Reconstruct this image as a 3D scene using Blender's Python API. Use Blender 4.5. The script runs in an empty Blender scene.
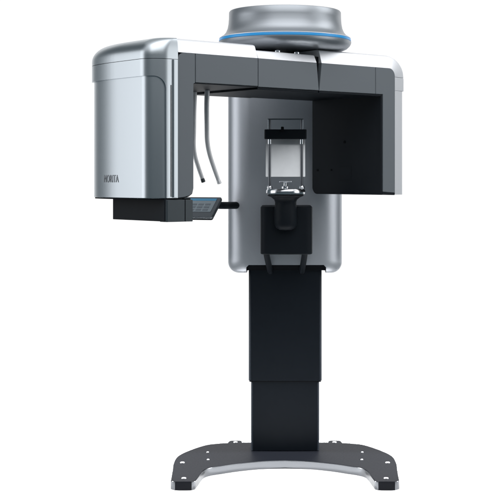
import bpy, bmesh, math
from math import sin, cos, pi, radians, sqrt
from mathutils import Vector, Matrix

C = bpy.context.scene.collection
scene = bpy.context.scene

# ------------------------------------------------------------------ materials
def mat(name, col, rough=0.4, metal=0.0, spec=0.5, noise=0.0, nscale=60.0, bump=0.0, bscale=400.0, coat=0.0,
        trans=0.0, emit=None, rvar=0.0, stretch=(1, 1, 1)):
    m = bpy.data.materials.new(name)
    m.use_nodes = True
    nt = m.node_tree
    b = nt.nodes['Principled BSDF']
    b.inputs['Base Color'].default_value = (*col, 1)
    b.inputs['Roughness'].default_value = rough
    b.inputs['Metallic'].default_value = metal
    b.inputs['Specular IOR Level'].default_value = spec
    b.inputs['Coat Weight'].default_value = coat
    b.inputs['Coat Roughness'].default_value = 0.12
    b.inputs['Transmission Weight'].default_value = trans
    tc = nt.nodes.new('ShaderNodeTexCoord')
    mp = nt.nodes.new('ShaderNodeMapping')
    mp.inputs['Scale'].default_value = stretch
    nt.links.new(tc.outputs['Object'], mp.inputs['Vector'])
    if noise or rvar:
        n = nt.nodes.new('ShaderNodeTexNoise')
        n.inputs['Scale'].default_value = nscale
        n.inputs['Detail'].default_value = 5
        nt.links.new(mp.outputs[0], n.inputs['Vector'])
        if noise:
            r = nt.nodes.new('ShaderNodeMapRange')
            r.inputs['From Min'].default_value = 0.3
            r.inputs['From Max'].default_value = 0.7
            r.inputs['To Min'].default_value = 1 - noise
            r.inputs['To Max'].default_value = 1 + noise
            nt.links.new(n.outputs['Fac'], r.inputs['Value'])
            x = nt.nodes.new('ShaderNodeVectorMath')
            x.operation = 'SCALE'
            x.inputs[0].default_value = col
            nt.links.new(r.outputs[0], x.inputs['Scale'])
            nt.links.new(x.outputs[0], b.inputs['Base Color'])
        if rvar:
            r2 = nt.nodes.new('ShaderNodeMapRange')
            r2.inputs['From Min'].default_value = 0.3
            r2.inputs['From Max'].default_value = 0.7
            r2.inputs['To Min'].default_value = rough - rvar
            r2.inputs['To Max'].default_value = rough + rvar
            nt.links.new(n.outputs['Fac'], r2.inputs['Value'])
            nt.links.new(r2.outputs[0], b.inputs['Roughness'])
    if bump:
        n2 = nt.nodes.new('ShaderNodeTexNoise')
        n2.inputs['Scale'].default_value = bscale
        n2.inputs['Detail'].default_value = 2
        nt.links.new(mp.outputs[0], n2.inputs['Vector'])
        bp = nt.nodes.new('ShaderNodeBump')
        bp.inputs['Strength'].default_value = bump
        bp.inputs['Distance'].default_value = 0.001
        nt.links.new(n2.outputs['Fac'], bp.inputs['Height'])
        nt.links.new(bp.outputs[0], b.inputs['Normal'])
    if emit:
        b.inputs['Emission Color'].default_value = (*emit[0], 1)
        b.inputs['Emission Strength'].default_value = emit[1]
    return m

SILVER = mat('silver_paint', (0.565, 0.61, 0.645), 0.32, 1.0, noise=0.012, nscale=500, bump=0.012, bscale=900, rvar=0.015)
PANEL = mat('satin_silver_panel', (0.60, 0.625, 0.67), 0.42, 0.75, noise=0.025, nscale=450, bump=0.06, bscale=900, rvar=0.02)
HUBM = mat('satin_grey_hub', (0.385, 0.41, 0.44), 0.40, 0.8, noise=0.02, nscale=450, bump=0.05, bscale=400)
TRIM = mat('bright_silver_trim', (0.86, 0.87, 0.90), 0.42, 0.45, noise=0.015, nscale=500)
GREY = mat('dark_grey_plastic', (0.128, 0.146, 0.163), 0.5, 0.0, 0.5, noise=0.03, nscale=300, bump=0.08, bscale=1200)
BLACK = mat('black_plastic', (0.0065, 0.0095, 0.0135), 0.55, 0.0, 0.14, noise=0.06, nscale=200, bump=0.08, bscale=1200)
BOXM = mat('graphite_plastic', (0.030, 0.043, 0.052), 0.42, 0.0, 0.5, noise=0.05, nscale=200)
COLM = mat('black_column_paint', (0.0055, 0.0085, 0.013), 0.5, 0.0, 0.15, noise=0.06, nscale=150, bump=0.05, bscale=900, rvar=0.04)
SEAM = mat('seam_black', (0.006, 0.007, 0.009), 0.8, 0.0, 0.1)
STEEL = mat('polished_steel', (0.78, 0.80, 0.83), 0.2, 1.0, rvar=0.05, nscale=40, noise=0.02)
DARKSTEEL = mat('dark_steel_post', (0.18, 0.19, 0.21), 0.3, 0.9)
BASETOP = mat('dark_base_paint', (0.0055, 0.0065, 0.0095), 0.5, 0.0, 0.11, noise=0.05, nscale=120, bump=0.02, bscale=700, rvar=0.03)
BASEEDGE = mat('brushed_base_edge', (0.15, 0.157, 0.168), 0.22, 1.0, noise=0.02, nscale=6, rvar=0.03)
BLUE = mat('blue_light_ring', (0.02, 0.23, 0.52), 0.3, 0.0, 0.5, emit=((0.03, 0.30, 0.66), 0.3))
ACRYL = mat('clear_acrylic', (0.93, 0.95, 0.96), 0.03, 0.0, 0.5, trans=1.0)
FROST = mat('frosted_plate', (0.84, 0.86, 0.88), 0.3, 0.4, 0.5, noise=0.02, nscale=40)
WHITEB = mat('white_bolt_cap', (0.7, 0.71, 0.73), 0.35, 0.0)
TUBEM = mat('grey_translucent_tube', (0.82, 0.83, 0.85), 0.25, 0.3, 0.5)
SCRFR = mat('control_panel_frame', (0.10, 0.115, 0.13), 0.35, 0.3)

# ------------------------------------------------------------------ helpers
def link(name, bm, m, parent=None, smooth=True, bevel=0.0, seg=3, loc=None, rotz=None, angle=35):
    bmesh.ops.recalc_face_normals(bm, faces=bm.faces[:])
    me = bpy.data.meshes.new(name)
    bm.to_mesh(me); bm.free()
    if not isinstance(m, (list, tuple)):
        m = [m]
    for k in m:
        me.materials.append(k)
    o = bpy.data.objects.new(name, me)
    C.objects.link(o)
    if parent is not None:
        o.parent = parent
    if loc is not None:
        o.location = loc
    if rotz is not None:
        o.rotation_euler = (0, 0, rotz)
    if bevel:
        b = o.modifiers.new('edge_bevel', 'BEVEL')
        b.width = bevel; b.segments = seg; b.limit_method = 'ANGLE'; b.angle_limit = radians(angle)
        b.use_clamp_overlap = True
    if smooth:
        me.shade_smooth()
        if bevel:
            w = o.modifiers.new('normals', 'WEIGHTED_NORMAL')
            w.keep_sharp = True
        else:
            for e_ in me.edges:
                pass
            me.set_sharp_from_angle(angle=radians(angle))
    return o

def box(bm, x0, x1, y0, y1, z0, z1):
    v = [bm.verts.new(p) for p in ((x0, y0, z0), (x1, y0, z0), (x1, y1, z0), (x0, y1, z0),
                                   (x0, y0, z1), (x1, y0, z1), (x1, y1, z1), (x0, y1, z1))]
    for f in ((0, 1, 2, 3), (4, 5, 6, 7), (0, 1, 5, 4), (1, 2, 6, 5), (2, 3, 7, 6), (3, 0, 4, 7)):
        bm.faces.new([v[i] for i in f])
    return bm

def prism(bm, poly, a, b, axis='z'):
    """poly: 2-D outline; axis z -> (x,y) extruded in z; axis y -> (x,z) extruded in y; axis x -> (y,z) extruded in x"""
    def P(p, t):
        if axis == 'z': return (p[0], p[1], t)
        if axis == 'y': return (p[0], t, p[1])
        return (t, p[0], p[1])
    A = [bm.verts.new(P(p, a)) for p in poly]
    B = [bm.verts.new(P(p, b)) for p in poly]
    n = len(poly)
    bm.faces.new(A); bm.faces.new(B)
    for i in range(n):
        bm.faces.new((A[i], A[(i + 1) % n], B[(i + 1) % n], B[i]))
    return bm

def rrect(x0, x1, y0, y1, r, n=8):
    rs = r if isinstance(r, (list, tuple)) else [r] * 4     # order: x1y1, x0y1, x0y0, x1y0
    out = []
    for (sx, sy, cx, cy, a0, rr) in ((1, 1, x1, y1, 0, rs[0]), (-1, 1, x0, y1, 90, rs[1]), (-1, -1, x0, y0, 180, rs[2]), (1, -1, x1, y0, 270, rs[3])):
        if rr <= 0:
            out.append((cx, cy)); continue
        for k in range(n + 1):
            a = radians(a0 + 90 * k / n)
            out.append((cx - sx * rr + rr * cos(a), cy - sy * rr + rr * sin(a)))
    return out

def lathe(bm, prof, cx=0, cy=0, n=96, close=True):
    rings = []
    for r, z in prof:
        if r < 1e-6:
            rings.append([bm.verts.new((cx, cy, z))])
        else:
            rings.append([bm.verts.new((cx + r * cos(2 * pi * k / n), cy + r * sin(2 * pi * k / n), z)) for k in range(n)])
    for A, B in zip(rings, rings[1:]):
        for k in range(n):
            k2 = (k + 1) % n
            if len(A) == 1 and len(B) == 1: continue
            if len(A) == 1: bm.faces.new((A[0], B[k], B[k2]))
            elif len(B) == 1: bm.faces.new((A[k], A[k2], B[0]))
            else: bm.faces.new((A[k], A[k2], B[k2], B[k]))
    if close:
        for R in (rings[0], rings[-1]):
            if len(R) > 2: bm.faces.new(R)
    return bm

def spline(pts, n=8):
    """Catmull-Rom through the points"""
    pts = [Vector(p) for p in pts]
    P = [2 * pts[0] - pts[1]] + pts + [2 * pts[-1] - pts[-2]]
    out = []
    for i in range(1, len(P) - 2):
        for k in range(n):
            t = k / n
            out.append(0.5 * ((2 * P[i]) + (-P[i - 1] + P[i + 1]) * t + (2 * P[i - 1] - 5 * P[i] + 4 * P[i + 1] - P[i + 2]) * t * t
                              + (-P[i - 1] + 3 * P[i] - 3 * P[i + 1] + P[i + 2]) * t ** 3))
    out.append(pts[-1])
    return out

def tube(bm, pts, r, n=20, flat=1.0):
    pts = [Vector(p) for p in pts]
    rs = r if isinstance(r, (list, tuple)) else [r] * len(pts)
    ref = Vector((0, 1, 0.001)).normalized()
    rings = []
    for i, p in enumerate(pts):
        d = (pts[min(i + 1, len(pts) - 1)] - pts[max(i - 1, 0)]).normalized()
        s = d.cross(ref).normalized(); t = s.cross(d).normalized()
        rings.append([bm.verts.new(p + s * rs[i] * cos(2 * pi * k / n) + t * rs[i] * flat * sin(2 * pi * k / n)) for k in range(n)])
    for A, B in zip(rings, rings[1:]):
        for k in range(n):
            bm.faces.new((A[k], A[(k + 1) % n], B[(k + 1) % n], B[k]))
    bm.faces.new(rings[0]); bm.faces.new(rings[-1])
    return bm

def sweep(bm, path, prof):
    """path: list of (u, z, outward normal (nu, nz)); prof: closed loop of (offset, w)"""
    rings = [[bm.verts.new((u + nu * o, w, z + nz * o)) for o, w in prof] for u, z, nu, nz in path]
    n = len(prof)
    for A, B in zip(rings, rings[1:]):
        for k in range(n):
            bm.faces.new((A[k], A[(k + 1) % n], B[(k + 1) % n], B[k]))
    bm.faces.new(rings[0]); bm.faces.new(rings[-1])
    return bm

B = bmesh.new

# ------------------------------------------------------------------ the setting
bm = B(); prism(bm, rrect(-.92, .92, -.5, 1.08, .25, 10), -0.035, -0.005)
floor = link('floor', bm, mat('white_studio_floor', (0.9, 0.9, 0.9), 0.75, 0.0, 0.2, noise=0.01, nscale=8), smooth=False)
floor['kind'] = 'structure'

# ------------------------------------------------------------------ the machine
root = bpy.data.objects.new('dental_xray_machine', None)
C.objects.link(root)
root.location = (0, 0, 0)
root.empty_display_size = 0.2
root['label'] = 'silver and black panoramic dental X-ray machine on a dark horseshoe floor plate'
root['category'] = 'x-ray machine'

# ---- base plate (Y measured from the hub axis; camera is at Y = -5.9)
half_outer = [(-.500, -.041), (-.521, -.022), (-.531, .19), (-.539, .34), (-.531, .50), (-.482, .64), (-.408, .765), (-.335, .808)]
outer = [half_outer[0]] + [tuple(p.xy) for p in spline([(x, y, 0) for x, y in half_outer[1:]], 6)]
bump_ = [(-.300, .815), (-.292, .868), (-.284, .878), (-.238, .880), (-.228, .870), (-.224, .83)]
left = outer + bump_
inner_l = [(-.424, -.041), (-.409, -.026), (-.400, .05), (-.391, .145), (-.378, .205), (-.350, .248), (-.300, .283), (-.218, .338), (-.11, .385), (0, .402)]
inn = [inner_l[0]] + [tuple(p.xy) for p in spline([(x, y, 0) for x, y in inner_l[1:]], 6)]
outline = left + [(-x, y) for x, y in reversed(left)]
outline += [(-x, y) for x, y in inn] + [p for p in reversed(inn[:-1])]
bm = B(); prism(bm, outline, -0.005, 0.035)
bmesh.ops.recalc_face_normals(bm, faces=bm.faces[:])
for f in bm.faces:
    c = f.calc_center_median()
    f.material_index = 0
    if abs(f.normal.z) < 0.3 and f.normal.y < -0.05 and (abs(c.x) < 0.43 or abs(f.normal.x) > .3):
        f.material_index = 1
base = link('base_plate', bm, [BASETOP, BASEEDGE], root, bevel=0.004, seg=2, angle=50)
for sx in (-1, 1):
    for (x, y, r) in ((.4965, .345, .011), (.464, .02, .011), (.258, .828, .011), (.388, .58, .006), (.376, .41, .006)):
        b2 = B(); lathe(b2, [(r, .0352), (r, .0378), (r * .8, .0392), (0, .0395)], sx * x, y, 24)
        link('bolt_cap', b2, WHITEB, base)

# ---- column
bm = B(); prism(bm, rrect(-.1715, .1725, .615, .80, .012, 4), .036, .45)
link('column_post', bm, COLM, root, bevel=.002, seg=2)
bm = B(); prism(bm, rrect(-.183, .185, .60, .83, .014, 4), .391, 1.05)
sl = link('column_sleeve', bm, COLM, root, bevel=.003, seg=2)
bm = B(); prism(bm, rrect(-.180, .182, .603, .827, .012, 4), .386, .3905)
link('sleeve_lip', bm, SEAM, sl)
# ---- back panel: pillow-edged slab with a notch for the column
def loft(bm, rings, cap=True):
    V = [[bm.verts.new(p) for p in r] for r in rings]
    n = len(V[0])
    for A_, B_ in zip(V, V[1:]):
        for k in range(n):
            bm.faces.new((A_[k], A_[(k + 1) % n], B_[(k + 1) % n], B_[k]))
    if cap:
        bm.faces.new(V[0]); bm.faces.new(V[-1])
    return bm
pz0, pz1, pxw, pr = .934, 1.98, .2885, .055
rings = []
for k in range(25):
    a = radians(90 * k / 24)
    ix = .115 * (1 - cos(a)); iz = .030 * (1 - cos(a))
    rings.append([(x, .645 - .095 * sin(a), z) for x, z in rrect(-pxw + ix, pxw - ix, pz0 + iz, pz1 - iz, pr, 12)])
rings = [[(x, .86, z) for x, z in rrect(-pxw, pxw, pz0, pz1, pr, 12)]] + rings
panel = link('back_panel', loft(B(), rings), PANEL, root, angle=50)
cut = link('cutter', prism(B(), [(-.194, .90), (-.194, .966), (-.182, .979), (.194, .979), (.206, .966), (.206, .90)], .5, .9, 'y'), PANEL, smooth=False)
bo = panel.modifiers.new('notch', 'BOOLEAN'); bo.operation = 'DIFFERENCE'; bo.solver = 'EXACT'; bo.object = cut
bpy.context.view_layer.update()
dg = bpy.context.evaluated_depsgraph_get()
nm = bpy.data.meshes.new_from_object(panel.evaluated_get(dg))
panel.modifiers.clear(); panel.data = nm; nm.name = 'back_panel'
bpy.data.objects.remove(cut)
bm = B(); prism(bm, rrect(-.2, .21, .95, 1.02, .004, 2), .585, .60, 'y')
link('notch_liner', bm, SEAM, panel)

# ---- overhead arm and hub
bm = B(); prism(bm, rrect(-.15, .15, .05, .86, .06, 6), 1.985, 2.12)
link('overhead_arm', bm, PANEL, root, bevel=.02)
hub = link('rotation_hub', lathe(B(), [(0, 2.175), (.238, 2.175), (.252, 2.1735), (.256, 2.168), (.2565, 2.14), (.2585, 2.115), (.2625, 2.094), (.270, 2.076), (.281, 2.063), (.294, 2.0555), (.298, 2.0525),
                                       (.296, 2.050), (.290, 2.049), (0, 2.049)], 0, 0, 128, close=False), HUBM, root)
link('light_ring', lathe(B(), [(.28, 2.0488), (.2985, 2.0488), (.3005, 2.047), (.302, 2.040), (.3015, 2.0375), (.28, 2.0375)], 0, 0, 128, close=False), BLUE, hub)
link('ring_edge', lathe(B(), [(.28, 2.0525), (.2985, 2.0525), (.3, 2.0512), (.3, 2.0492), (.28, 2.0490)], 0, 0, 128, close=False), TRIM, hub)
link('hub_bowl', lathe(B(), [(0, 2.037), (.300, 2.037), (.303, 2.034), (.302, 2.026), (.296, 2.015), (.284, 2.004), (.265, 1.996), (.24, 1.992), (.2, 1.990), (0, 1.990)], 0, 0, 128, close=False), HUBM, hub)

# ---- rotating arm: everything below is in the arm's own frame (u along the beam, w backwards, z up)
TH = radians(40)
ARM = dict(loc=(0, -.30, 0), rotz=TH)
def arm(name, bm, m, **k):
    return link(name, bm, m, root, **ARM, **k)

def trim_profile(o, w1=.47, ch=.030, f=0.0):
    return [(0, f), (o * .82, f + ch * .88), (o * .93, f + ch * 1.08), (o, f + ch * 1.6), (o, w1), (o - .015, w1 + .02), (0, w1 + .02)]
def straight(u0, u1, z):
    return [(u0, z, 0, 1), (u1, z, 0, 1)]

ZG = 1.924      # line between grey fascia and bright trim
ZB = 1.806      # underside
# centre block
cen = B()
prism(cen, [(-.148, 1.803), (.197, 1.803), (.184, ZG), (-.148, ZG)], 0.0, .49, 'y')
centre = arm('centre_block', cen, GREY, bevel=.002, seg=2)
link('top_trim', sweep(B(), straight(-.148, .184, ZG + .0005), trim_profile(.037, ch=.018)), TRIM, centre, bevel=.0015, seg=2, angle=25)
link('underside_plate', box(B(), -.150, .196, .004, .492, 1.792, 1.8025), BLACK, centre, bevel=.002, seg=2)
link('joint_core', box(B(), .1865, .2125, .021, .44, 1.812, 1.954), SEAM, centre)
link('hub_spindle', lathe(B(), [(.09, 1.958), (.09, 1.9895)], .06, .27, 48), BLACK, centre)
for (u, w) in ((.008, .06), (.118, .06)):
    link('mounting_bolt', lathe(B(), [(.013, 1.955), (.013, 1.971), (.010, 1.974), (0, 1.974)], u, w, 24), STEEL, centre)

# left beam + left head
lf = B()
prism(lf, [(-.478, ZB), (-.1505, ZB), (-.1505, ZG), (-.478, ZG)], 0.0, .49, 'y')
lhead = arm('left_head', lf, GREY, bevel=.002, seg=2)
st = B()
arc = [(-.567 + .03 - .03 * cos(a), ZG - .03 + .03 * sin(a)) for a in [radians(90 * k / 8) for k in range(9)]]
prism(st, arc + [(-.4805, ZG), (-.4805, ZB - .002), (-.489, ZB - .006), (-.489, 1.372), (-.494, 1.352), (-.510, 1.342), (-.535, 1.336), (-.567, 1.333)], 0.0, .47, 'y')
link('inner_leg', st, GREY, lhead, bevel=.002, seg=2)
link('leg_sole', prism(B(), [(-.487, 1.374), (-.492, 1.349), (-.509, 1.338), (-.535, 1.331), (-.60, 1.327), (-.60, 1.345), (-.53, 1.345)], .006, .46, 'y'), BLACK, lhead)
link('top_trim', sweep(B(), straight(-.5655, -.1505, ZG + .0005), trim_profile(.060, ch=.022)), TRIM, lhead, bevel=.0015, seg=2, angle=25)
link('underside_plate', box(B(), -.479, -.152, .003, .487, 1.801, 1.8055), BLACK, lhead)

def outl(uo, w0, wb, ru, rw, rf, ustart=-.567, uback=-.50, nf=7, na=20, nl=10, nb=14):
    P = []
    for k in range(nf):
        P.append((ustart + (uo + ru - ustart) * k / nf, w0))
    for k in range(na + 1):
        a = radians(90 * k / na)
        P.append((uo + ru - ru * sin(a), w0 + rw - rw * cos(a)))
    for k in range(1, nl):
        P.append((uo, w0 + rw + (wb - rf - w0 - rw) * k / nl))
    for k in range(nb + 1):
        a = radians(90 * k / nb)
        P.append((uo + rf * .25 - rf * .25 * cos(a), wb - rf + rf * sin(a)))
    P.append((uback, wb))
    return P

UO = -.698
def cap_mesh(zb_of, z_top_flat, rounded):
    bm = B()
    R = .070
    rows = []
    base_out = outl(UO, 0, .533, .085, .08, .26)
    # arc length from the band edge
    tt = []; L = 0
    for i, p in enumerate(base_out):
        if i: L += sqrt((p[0] - base_out[i - 1][0]) ** 2 + (p[1] - base_out[i - 1][1]) ** 2)
        tt.append(L)
    zb = [zb_of(t) for t in tt]
    lip = outl(UO + .014, .014, .533 - .014, .073, .068, .246)
    rows.append([(p[0], p[1], z) for p, z in zip(lip, zb)])
    if rounded:
        zs = z_top_flat - R
        for k in range(4):
            rows.append([(p[0], p[1], z + (zs - z) * k / 4) for p, z in zip(base_out, zb)])
        for k in range(13):
            a = radians(90 * k / 12)
            ins = R * (1 - cos(a))
            o_ = outl(UO + ins, .16 * ins, .533 - ins, .085 - .3 * ins, .08 - .3 * ins, .26)
            rows.append([(p[0], p[1], zs + R * sin(a)) for p in o_])
    else:
        for k in range(13):
            rows.append([(p[0], p[1], z + (z_top_flat - z) * k / 12) for p, z in zip(base_out, zb)])
        rows.append([(p[0], p[1], z_top_flat) for p in lip])
    V = [[bm.verts.new(p) for p in r] for r in rows]
    for A_, B_ in zip(V, V[1:]):
        for i in range(len(A_) - 1):
            bm.faces.new((A_[i], A_[i + 1], B_[i + 1], B_[i]))
    if rounded:
        bm.faces.new(V[-1])
    return bm

UB = .0575            # band width before the cover's arch begins
RA = .055
def zb_lower(t):
    if t <= UB: return 1.333
    d = t - UB
    if d < RA: return 1.826 - RA + sqrt(max(0, RA * RA - (RA - d) ** 2))
    return 1.826
# resample the perimeter finely near the arch
_o = outl
def outl(uo, w0, wb, ru, rw, rf, **k):
    P = _o(uo, w0, wb, ru, rw, rf, na=26, **k)
    # densify evenly by fraction so that every row has the same count
    N = 260
    d = [0]
    ref = _o(UO, 0, .49, .125, .10, .075, na=26, **k)
    for a, b in zip(ref, ref[1:]):
        d.append(d[-1] + sqrt((a[0] - b[0]) ** 2 + (a[1] - b[1]) ** 2))
    ts = sorted(set([d[-1] * i / N for i in range(N + 1)] + [UB, UB + .0006]))
    out = []
    j = 0
    for t in ts:
        while j < len(d) - 2 and d[j + 1] < t: j += 1
        f = (t - d[j]) / max(1e-9, d[j + 1] - d[j])
        a, b = P[j], P[j + 1]
        out.append((a[0] + (b[0] - a[0]) * f, a[1] + (b[1] - a[1]) * f))
    return out

link('top_cap', cap_mesh(lambda t: 1.8962, 1.983, True), SILVER, lhead, angle=50)
link('cap_skirt', cap_mesh(zb_lower, 1.8942, False), SILVER, lhead, angle=50)
link('seam_liner', prism(B(), _o(UO + .004, .004, .529, .081, .076, .256), 1.88, 1.91), SEAM, lhead)
link('end_cover', prism(B(), _o(UO + .008, .007, .525, .077, .073, .252, na=40), 1.331, 1.86), SILVER, lhead, bevel=.003, seg=2, angle=50)
link('cover_gasket', prism(B(), _o(UO + .011, .010, .522, .074, .070, .248), 1.326, 1.3305), SEAM, lhead)
link('band_groove', box(B(), -.603, -.600, -.0012, .01, 1.338, 1.79), SEAM, lhead)
link('leg_trim', prism(B(), [(-.596, -.0008), (-.592, -.008), (-.573, -.008), (-.5685, .0)], 1.335, ZG - .03), SILVER, lhead, bevel=.001, seg=2)
# raised lettering on the cover
def text_mesh(s, h, sx, th):
    cu = bpy.data.curves.new('t', 'FONT'); cu.body = s; cu.size = h; cu.extrude = th;  cu.align_x = 'CENTER'
    cu.space_character = 1.05
    ob = bpy.data.objects.new('t', cu); C.objects.link(ob)
    dg = bpy.context.evaluated_depsgraph_get()
    me = bpy.data.meshes.new_from_object(ob.evaluated_get(dg))
    bm = B(); bm.from_mesh(me)
    bmesh.ops.triangulate(bm, faces=bm.faces[:])
    bpy.data.objects.remove(ob)
    bmesh.ops.scale(bm, vec=(sx, 1, 1), verts=bm.verts[:])
    return bm
tb = text_mesh('MORITA', .045, .70, .0006)
# text x -> -w (reads from the far edge towards the near corner), text y -> z, text z -> -u
M = Matrix(((0, 0, -1, UO + .0071), (-1, 0, 0, .311), (0, 1, 0, 1.396), (0, 0, 0, 1)))
bmesh.ops.transform(tb, matrix=M, verts=tb.verts[:])
for v in tb.verts:                       # the letters follow the cover's curve
    q = (v.co.y - (.525 - .252)) / .252
    if q > 0: v.co.x += .252 * .25 * (1 - sqrt(max(0, 1 - q * q)))
link('brand_lettering', tb, mat('lettering_grey', (.25, .265, .285), .5, .3), lhead, smooth=False)
# box under the left head
jb = link('junction_box', prism(B(), rrect(-.628, -.540, .006, .395, .004, 3), 1.238, 1.333), BLACK, lhead, bevel=.002, seg=2)
link('junction_front', prism(B(), rrect(-.624, -.492, -.002, .05, .006, 3), 1.236, 1.3255), BOXM, lhead, bevel=.002, seg=2)
link('junction_neck', box(B(), -.620, -.494, .014, .30, 1.315, 1.3305), SEAM, lhead)
link('junction_seam', box(B(), -.534, -.5315, -.0035, .01, 1.237, 1.325), SEAM, lhead)

# right head
rf_ = B()
prism(rf_, [(.199, ZB - .004), (.545, ZB - .004), (.545, ZG), (.213, ZG)], 0.0, .48, 'y')
rhead = arm('right_head', rf_, GREY, bevel=.002, seg=2)
cor = [(.671 - .035 + .035 * sin(a), ZG - .035 + .035 * cos(a)) for a in [radians(90 * k / 8) for k in range(9)]]
link('inner_leg', prism(B(), [(.547, ZG)] + cor + [(.671, 1.345), (.593, 1.350), (.593, ZB - .004), (.547, ZB - .004)], 0.0, .47, 'y'), GREY, rhead, bevel=.002, seg=2)
link('leg_sole', prism(B(), [(.590, 1.338), (.671, 1.334), (.671, 1.3455), (.672, 1.3445), (.590, 1.3495)], .002, .47, 'y'), BLACK, rhead, bevel=.001, seg=1)
ip = link('inner_panel', prism(B(), rrect(.004, .484, 1.336, 1.800, [0, .0, 0, 0][:0] or [.012, .0, .0, .0], 6), .586, .592, 'x'), BLACK, rhead)
# panel outline with a rounded lower rear corner
ip.data.clear_geometry()
_b = B(); prism(_b, rrect(.004, .485, 1.336, 1.801, [.004, .002, .002, .035], 8), .583, .5925, 'x'); bmesh.ops.recalc_face_normals(_b, faces=_b.faces[:]); _b.to_mesh(ip.data); _b.free()
for (w, z, r) in ((.446, 1.453, .006), (.251, 1.586, .007), (.345, 1.453, .005)):
    b_ = B(); bmesh.ops.create_cone(b_, cap_ends=True, segments=20, radius1=r, radius2=r, depth=.003,
                                    matrix=Matrix.Translation((.5822, w, z)) @ Matrix.Rotation(pi / 2, 4, 'Y'))
    link('screw_hole', b_, SEAM, ip)
link('access_hatch', prism(B(), rrect(.205, .285, 1.405, 1.47, .004, 3), .5815, .584, 'x'), BLACK, ip, bevel=.001, seg=1)
link('underside_plate', box(B(), .201, .592, .003, .484, 1.7935, 1.8015), BLACK, rhead)
# silver shell of the right head: beam, rounded shoulder, leg
RP = .038
path = [(.213, ZG + .0005, 0, 1), (.45, ZG + .0005, 0, 1)]
for k in range(13):
    a = radians(90 * k / 12)
    path.append((.6715 - RP + RP * sin(a), ZG + .0005 - RP + RP * cos(a), sin(a), cos(a)))
path.append((.6715, 1.8955, 1, 0)) if 1.8955 < ZG - RP else None
path = [p for p in path if p[1] > 1.8955 or p[2] < .5]
# end of the shoulder is where the horizontal seam runs
path.append((.6715, 1.8865, 1, 0))
path = [(u, z, nu * 1.34, nz) for u, z, nu, nz in path]
shell = link('shoulder_shell', sweep(B(), path, trim_profile(.062, ch=.019)), TRIM, rhead, bevel=.0015, seg=2, angle=25)
link('seam_liner', box(B(), .675, .715, .05, .45, 1.878, 1.892), SEAM, rhead)
link('leg_shell', sweep(B(), [(.6715, 1.885, 1.34, 0), (.6715, 1.823, 1.34, 0)], trim_profile(.0625, ch=.019)), TRIM, rhead, bevel=.0015, seg=2, angle=25)
link('end_cover', sweep(B(), [(.6715, 1.8225, 1.34, 0), (.6715, 1.336, 1.34, 0)], trim_profile(.055, ch=.019)), TRIM, rhead, bevel=.0015, seg=2, angle=25)

# ---- temple support rods hanging from the beam underside
def rod(pts, name='head_support_rod'):
    p = spline(pts, 8)
    o = link(name, tube(B(), p, [.0115 - .003 * i / (len(p) - 1) for i in range(len(p))], 24, .7), TUBEM, root)
    d = (p[-1] - p[-3]).normalized()
    return o, p[-1], d
def at(px, py, D):
    return ((px - 285) / 1290 * D, D - 5.9, 1.414 - (py - 178) / 1290 * D)
for (pp, D, capm) in ((((207.3, 89), (206.6, 105), (206.8, 125), (207.2, 141), (209.5, 154), (214, 168), (218.6, 181)), 5.70, TUBEM),
                      (((194.6, 91), (193.9, 110), (193.7, 130), (193.6, 146), (195.2, 157), (198.6, 168), (202.6, 179.5)), 5.80, BOXM)):
    o, e, d = rod([at(x, y, D) for x, y in pp])
    link('rod_tip', tube(B(), [e - d * .004, e + d * .004, e + d * .012, e + d * .014], [.0086, .0094, .0094, .006], 24), capm, o)

# ---- control panel on its bracket at the back panel's left edge
TR = Vector((-.308, .40, 1.321)); t_ = Vector((-.922, .387, 0)).normalized(); e_ = Vector((-.051, -.12, -.108))
hgt = e_.length * .86; e_.normalize()
e_ = (e_ - t_ * e_.dot(t_)).normalized()
n_ = t_.cross(e_).normalized()
if n_.z < 0: n_ = -n_
Mx = Matrix(((-t_.x, -e_.x, n_.x, TR.x), (-t_.y, -e_.y, n_.y, TR.y), (-t_.z, -e_.z, n_.z, TR.z), (0, 0, 0, 1)))
# local: x to the right (0 = right edge), y up along the screen (0 = top edge), z out of the screen
def tab(name, bm, m, parent, **k):
    bmesh.ops.transform(bm, matrix=Mx, verts=bm.verts[:])
    return link(name, bm, m, parent, **k)
W_ = .25
ctrl = tab('control_panel', prism(B(), rrect(-W_, 0, -hgt, 0, .010, 5), -.016, 0), SCRFR, root, bevel=.003, seg=2)
tab('panel_back', prism(B(), rrect(-W_ + .004, -.004, -hgt + .001, -.004, .010, 5), -.026, -.0165), BLACK, ctrl, bevel=.005, seg=2)
scr = tab('touch_screen', prism(B(), rrect(-W_ + .02, -.02, -hgt + .034, -.014, .002, 2), .0005, .0015),
          mat('screen_grey', (.20, .24, .27), .25, .0, .5, emit=((.30, .38, .43), .06)), ctrl)
tab('title_bar', prism(B(), rrect(-W_ + .02, -.02, -.030, -.0142, .001, 2), .0018, .0024),
    mat('screen_blue', (.04, .20, .36), .25, 0, .5, emit=((.05, .22, .38), .25)), scr)
for j in range(3):
    for i in range(5):
        x0 = -W_ + .034 + i * .037; y0 = -.052 - j * .020
        tab('screen_key', prism(B(), rrect(x0, x0 + .028, y0 - .012, y0, .002, 2), .0018, .0024),
            mat('key_tone', (.14, .17, .20), .3, 0) if (i + j) == 0 else bpy.data.materials['key_tone'], scr)
br = tube(B(), spline([(-.350, .40, 1.283), (-.315, .46, 1.279), (-.27, .55, 1.277), (-.20, .60, 1.277)], 6), .018, 20)
link('panel_bracket', br, BLACK, root)

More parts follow.
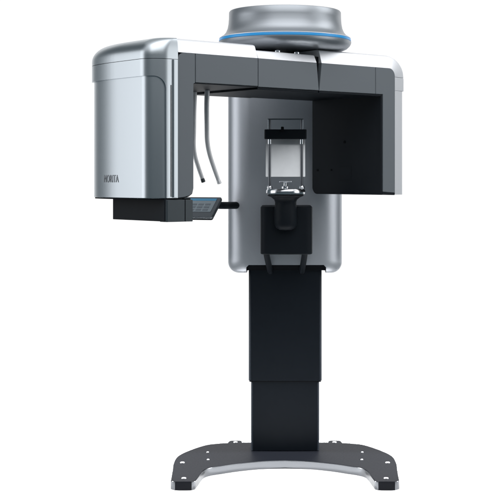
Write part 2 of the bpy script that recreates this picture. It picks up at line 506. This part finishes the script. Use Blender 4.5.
# ---- chin rest
D = 6.14; Yc = D - 5.9
mount = link('chin_rest_mount', prism(B(), rrect(-.1165, .130, .195, .56, .034, 3), 1.052, 1.279), BLACK, root, bevel=.006, seg=3)
for x in (-.028, .034):
    b_ = B(); bmesh.ops.create_cone(b_, cap_ends=True, segments=20, radius1=.006, radius2=.006, depth=.004,
                                    matrix=Matrix.Translation((x, .1995, 1.146)) @ Matrix.Rotation(pi / 2, 4, 'X'))
    link('screw_hole', b_, SEAM, mount)
for (x0, x1) in ((-.0905, -.0755), (.0965, .086)):
    link('grab_handle', tube(B(), spline([(x0, .36, 1.075), (x0, .40, 1.045), (x1 * .5 + x0 * .5, .49, .995), (x1, .575, .950), (x1, .62, .943)], 8), .0145, 20), BLACK, mount)
cxr = .003
neck = link('chin_rest_neck', lathe(B(), [(0, 1.168), (.030, 1.170), (.046, 1.180), (.053, 1.196), (.0545, 1.22), (.054, 1.262), (.0505, 1.285), (.050, 1.30), (.054, 1.312), (.066, 1.322), (.082, 1.329), (.086, 1.333), (0, 1.333)], cxr, .175, 64, close=False), BLACK, root)
disc = link('chin_rest_plate', lathe(B(), [(0, 1.3335), (.082, 1.3335), (.090, 1.338), (.0925, 1.345), (.092, 1.356), (.088, 1.362), (.080, 1.3645), (0, 1.3645)], cxr, .175, 96, close=False), STEEL, root)
PY = .175
for sx in (-1, 1):
    x = cxr + sx * .0755
    p = link('support_post', lathe(B(), [(0, 1.366), (.0062, 1.366), (.0062, 1.688), (.005, 1.692), (0, 1.692)], x, PY, 24, close=False), DARKSTEEL, disc)
    link('post_collar', lathe(B(), [(.0062, 1.364), (.013, 1.364), (.013, 1.373), (.010, 1.378), (.0062, 1.378)], x, PY, 24, close=False), STEEL, p)
    link('post_sleeve', lathe(B(), [(.0063, 1.574), (.009, 1.574), (.009, 1.596), (.0063, 1.596)], x, PY, 24, close=False), STEEL, p)
link('forehead_band', prism(B(), rrect(cxr - .100, cxr + .0985, PY - .018, PY + .02, .008, 4), 1.597, 1.6425), BLACK, disc, bevel=.003, seg=2)
link('frosted_plate', prism(B(), rrect(cxr - .094, cxr + .0925, 1.416, 1.597, .003, 3), 0, .005, 'y'), FROST, disc)
fp_ = bpy.data.objects['frosted_plate']
fp_.data.transform(Matrix.Translation((0, PY + .052, 1.597)) @ Matrix.Rotation(radians(-12), 4, 'X') @ Matrix.Translation((0, 0, -1.597)))
link('clear_plate', prism(B(), rrect(cxr - .084, cxr + .084, 1.644, 1.690, .003, 3), PY - .003, PY + .003, 'y'), ACRYL, disc)
for (x0, x1, z0, z1) in ((-.084, .084, 1.688, 1.6935), (-.084, -.0785, 1.644, 1.69), (.0785, .084, 1.644, 1.69)):
    link('plate_rail', box(B(), cxr + x0, cxr + x1, PY - .005, PY + .005, z0, z1), STEEL if abs(x1 - x0) < .05 else DARKSTEEL, disc, bevel=.001, seg=1)
link('band_clip', prism(B(), rrect(cxr - .022, cxr - .008, 1.628, 1.655, .003, 3), PY - .024, PY - .012, 'y'), SEAM, disc, bevel=.002, seg=2)
bite = link('bite_block', lathe(B(), [(0, 1.3645), (.018, 1.3645), (.018, 1.374), (.009, 1.378), (.007, 1.39), (.0085, 1.394), (0, 1.394)], cxr - .002, PY - .035, 24, close=False), STEEL, disc)
link('bite_bar', prism(B(), rrect(cxr - .030, cxr + .030, PY - .045, PY - .024, .006, 4), 1.394, 1.3995), STEEL, bite, bevel=.0015, seg=2)

# ------------------------------------------------------------------ camera
cam = bpy.data.cameras.new('camera')
co = bpy.data.objects.new('camera', cam); C.objects.link(co)
co.location = (0, -5.9, 1.414)
co.rotation_euler = (pi / 2, 0, 0)
cam.sensor_width = 36
cam.lens = 36 * 1290 / 500
cam.shift_x = -.07
cam.shift_y = -.144
cam.clip_end = 200
scene.camera = co

# ------------------------------------------------------------------ studio light
def area(name, loc, target, sx, sy, power, col=(1, 1, 1)):
    l = bpy.data.lights.new(name, 'AREA'); l.shape = 'RECTANGLE'; l.size = sx; l.size_y = sy; l.energy = power; l.color = col
    o = bpy.data.objects.new(name, l); C.objects.link(o); o.location = loc
    o.rotation_euler = (Vector(target) - Vector(loc)).to_track_quat('-Z', 'Y').to_euler()
    return o
def spot(name, loc, target, power, cone, rad):
    l = bpy.data.lights.new(name, 'SPOT'); l.energy = power; l.spot_size = radians(cone); l.spot_blend = .35; l.shadow_soft_size = rad
    o = bpy.data.objects.new(name, l); C.objects.link(o); o.location = loc
    o.rotation_euler = (Vector(target) - Vector(loc)).to_track_quat('-Z', 'Y').to_euler()
spot('floor_spot_left', (-2.3, .75, 1.3), (.1, .40, -.03), 900, 34, .2)
spot('floor_spot_right', (2.3, .75, 1.3), (-.1, .40, -.03), 900, 34, .2)
area('top_softbox', (0, -.2, 4.6), (0, -.2, 0), 6, 5, 40)
area('front_top_softbox', (.4, -4.2, 5.6), (0, 0, 1.5), 8, 5, 170)
area('left_softbox', (-3.6, -.5, 1.7), (-.5, -.3, 1.5), 2.2, 2.8, 31, (.985, .985, 1))
area('right_softbox', (3.8, -1.2, 1.7), (0, 0, 1.5), 2.4, 2.8, 32)
area('right_high_softbox', (3.6, .2, 4.3), (.1, 0, 1.9), 2.4, 2.0, 42)
area('right_rear_softbox', (3.6, 3.4, 1.8), (.4, .4, 1.5), .8, 2.6, 9)

w = bpy.data.worlds.new('World'); scene.world = w; w.use_nodes = True
nt = w.node_tree
bg = nt.nodes['Background']
tc = nt.nodes.new('ShaderNodeTexCoord'); sp = nt.nodes.new('ShaderNodeSeparateXYZ')
nt.links.new(tc.outputs['Generated'], sp.inputs[0])
cr = nt.nodes.new('ShaderNodeValToRGB')
nt.links.new(sp.outputs['Y'], cr.inputs['Fac'])
cr.color_ramp.interpolation = 'LINEAR'
els = cr.color_ramp.elements
els[0].position = 0.0; els[0].color = (.058, .080, .092, 1)
els[1].position = .74; els[1].color = (.058, .080, .092, 1)
x = els.new(.79); x.color = (1.06, 1.06, 1.06, 1)
# a soft glow from the studio ceiling in front of the machine
def rng(sock, a, b):
    r = nt.nodes.new('ShaderNodeMapRange'); r.interpolation_type = 'SMOOTHSTEP'
    r.inputs['From Min'].default_value = a; r.inputs['From Max'].default_value = b
    nt.links.new(sock, r.inputs['Value']); return r.outputs[0]
mu = nt.nodes.new('ShaderNodeMath'); mu.operation = 'MULTIPLY'
nt.links.new(rng(sp.outputs['Z'], .15, .6), mu.inputs[0]); nt.links.new(rng(sp.outputs['Y'], .2, -.4), mu.inputs[1])
mx = nt.nodes.new('ShaderNodeMix'); mx.data_type = 'RGBA'
nt.links.new(mu.outputs[0], mx.inputs['Factor']); nt.links.new(cr.outputs['Color'], mx.inputs['A'])
mx.inputs['B'].default_value = (.75, .77, .80, 1)
nt.links.new(mx.outputs['Result'], bg.inputs['Color'])
bg.inputs['Strength'].default_value = 1.0

vs = scene.view_settings
vs.view_transform = 'Standard'; vs.look = 'None'; vs.gamma = 1; vs.exposure = 0; vs.use_curve_mapping = False
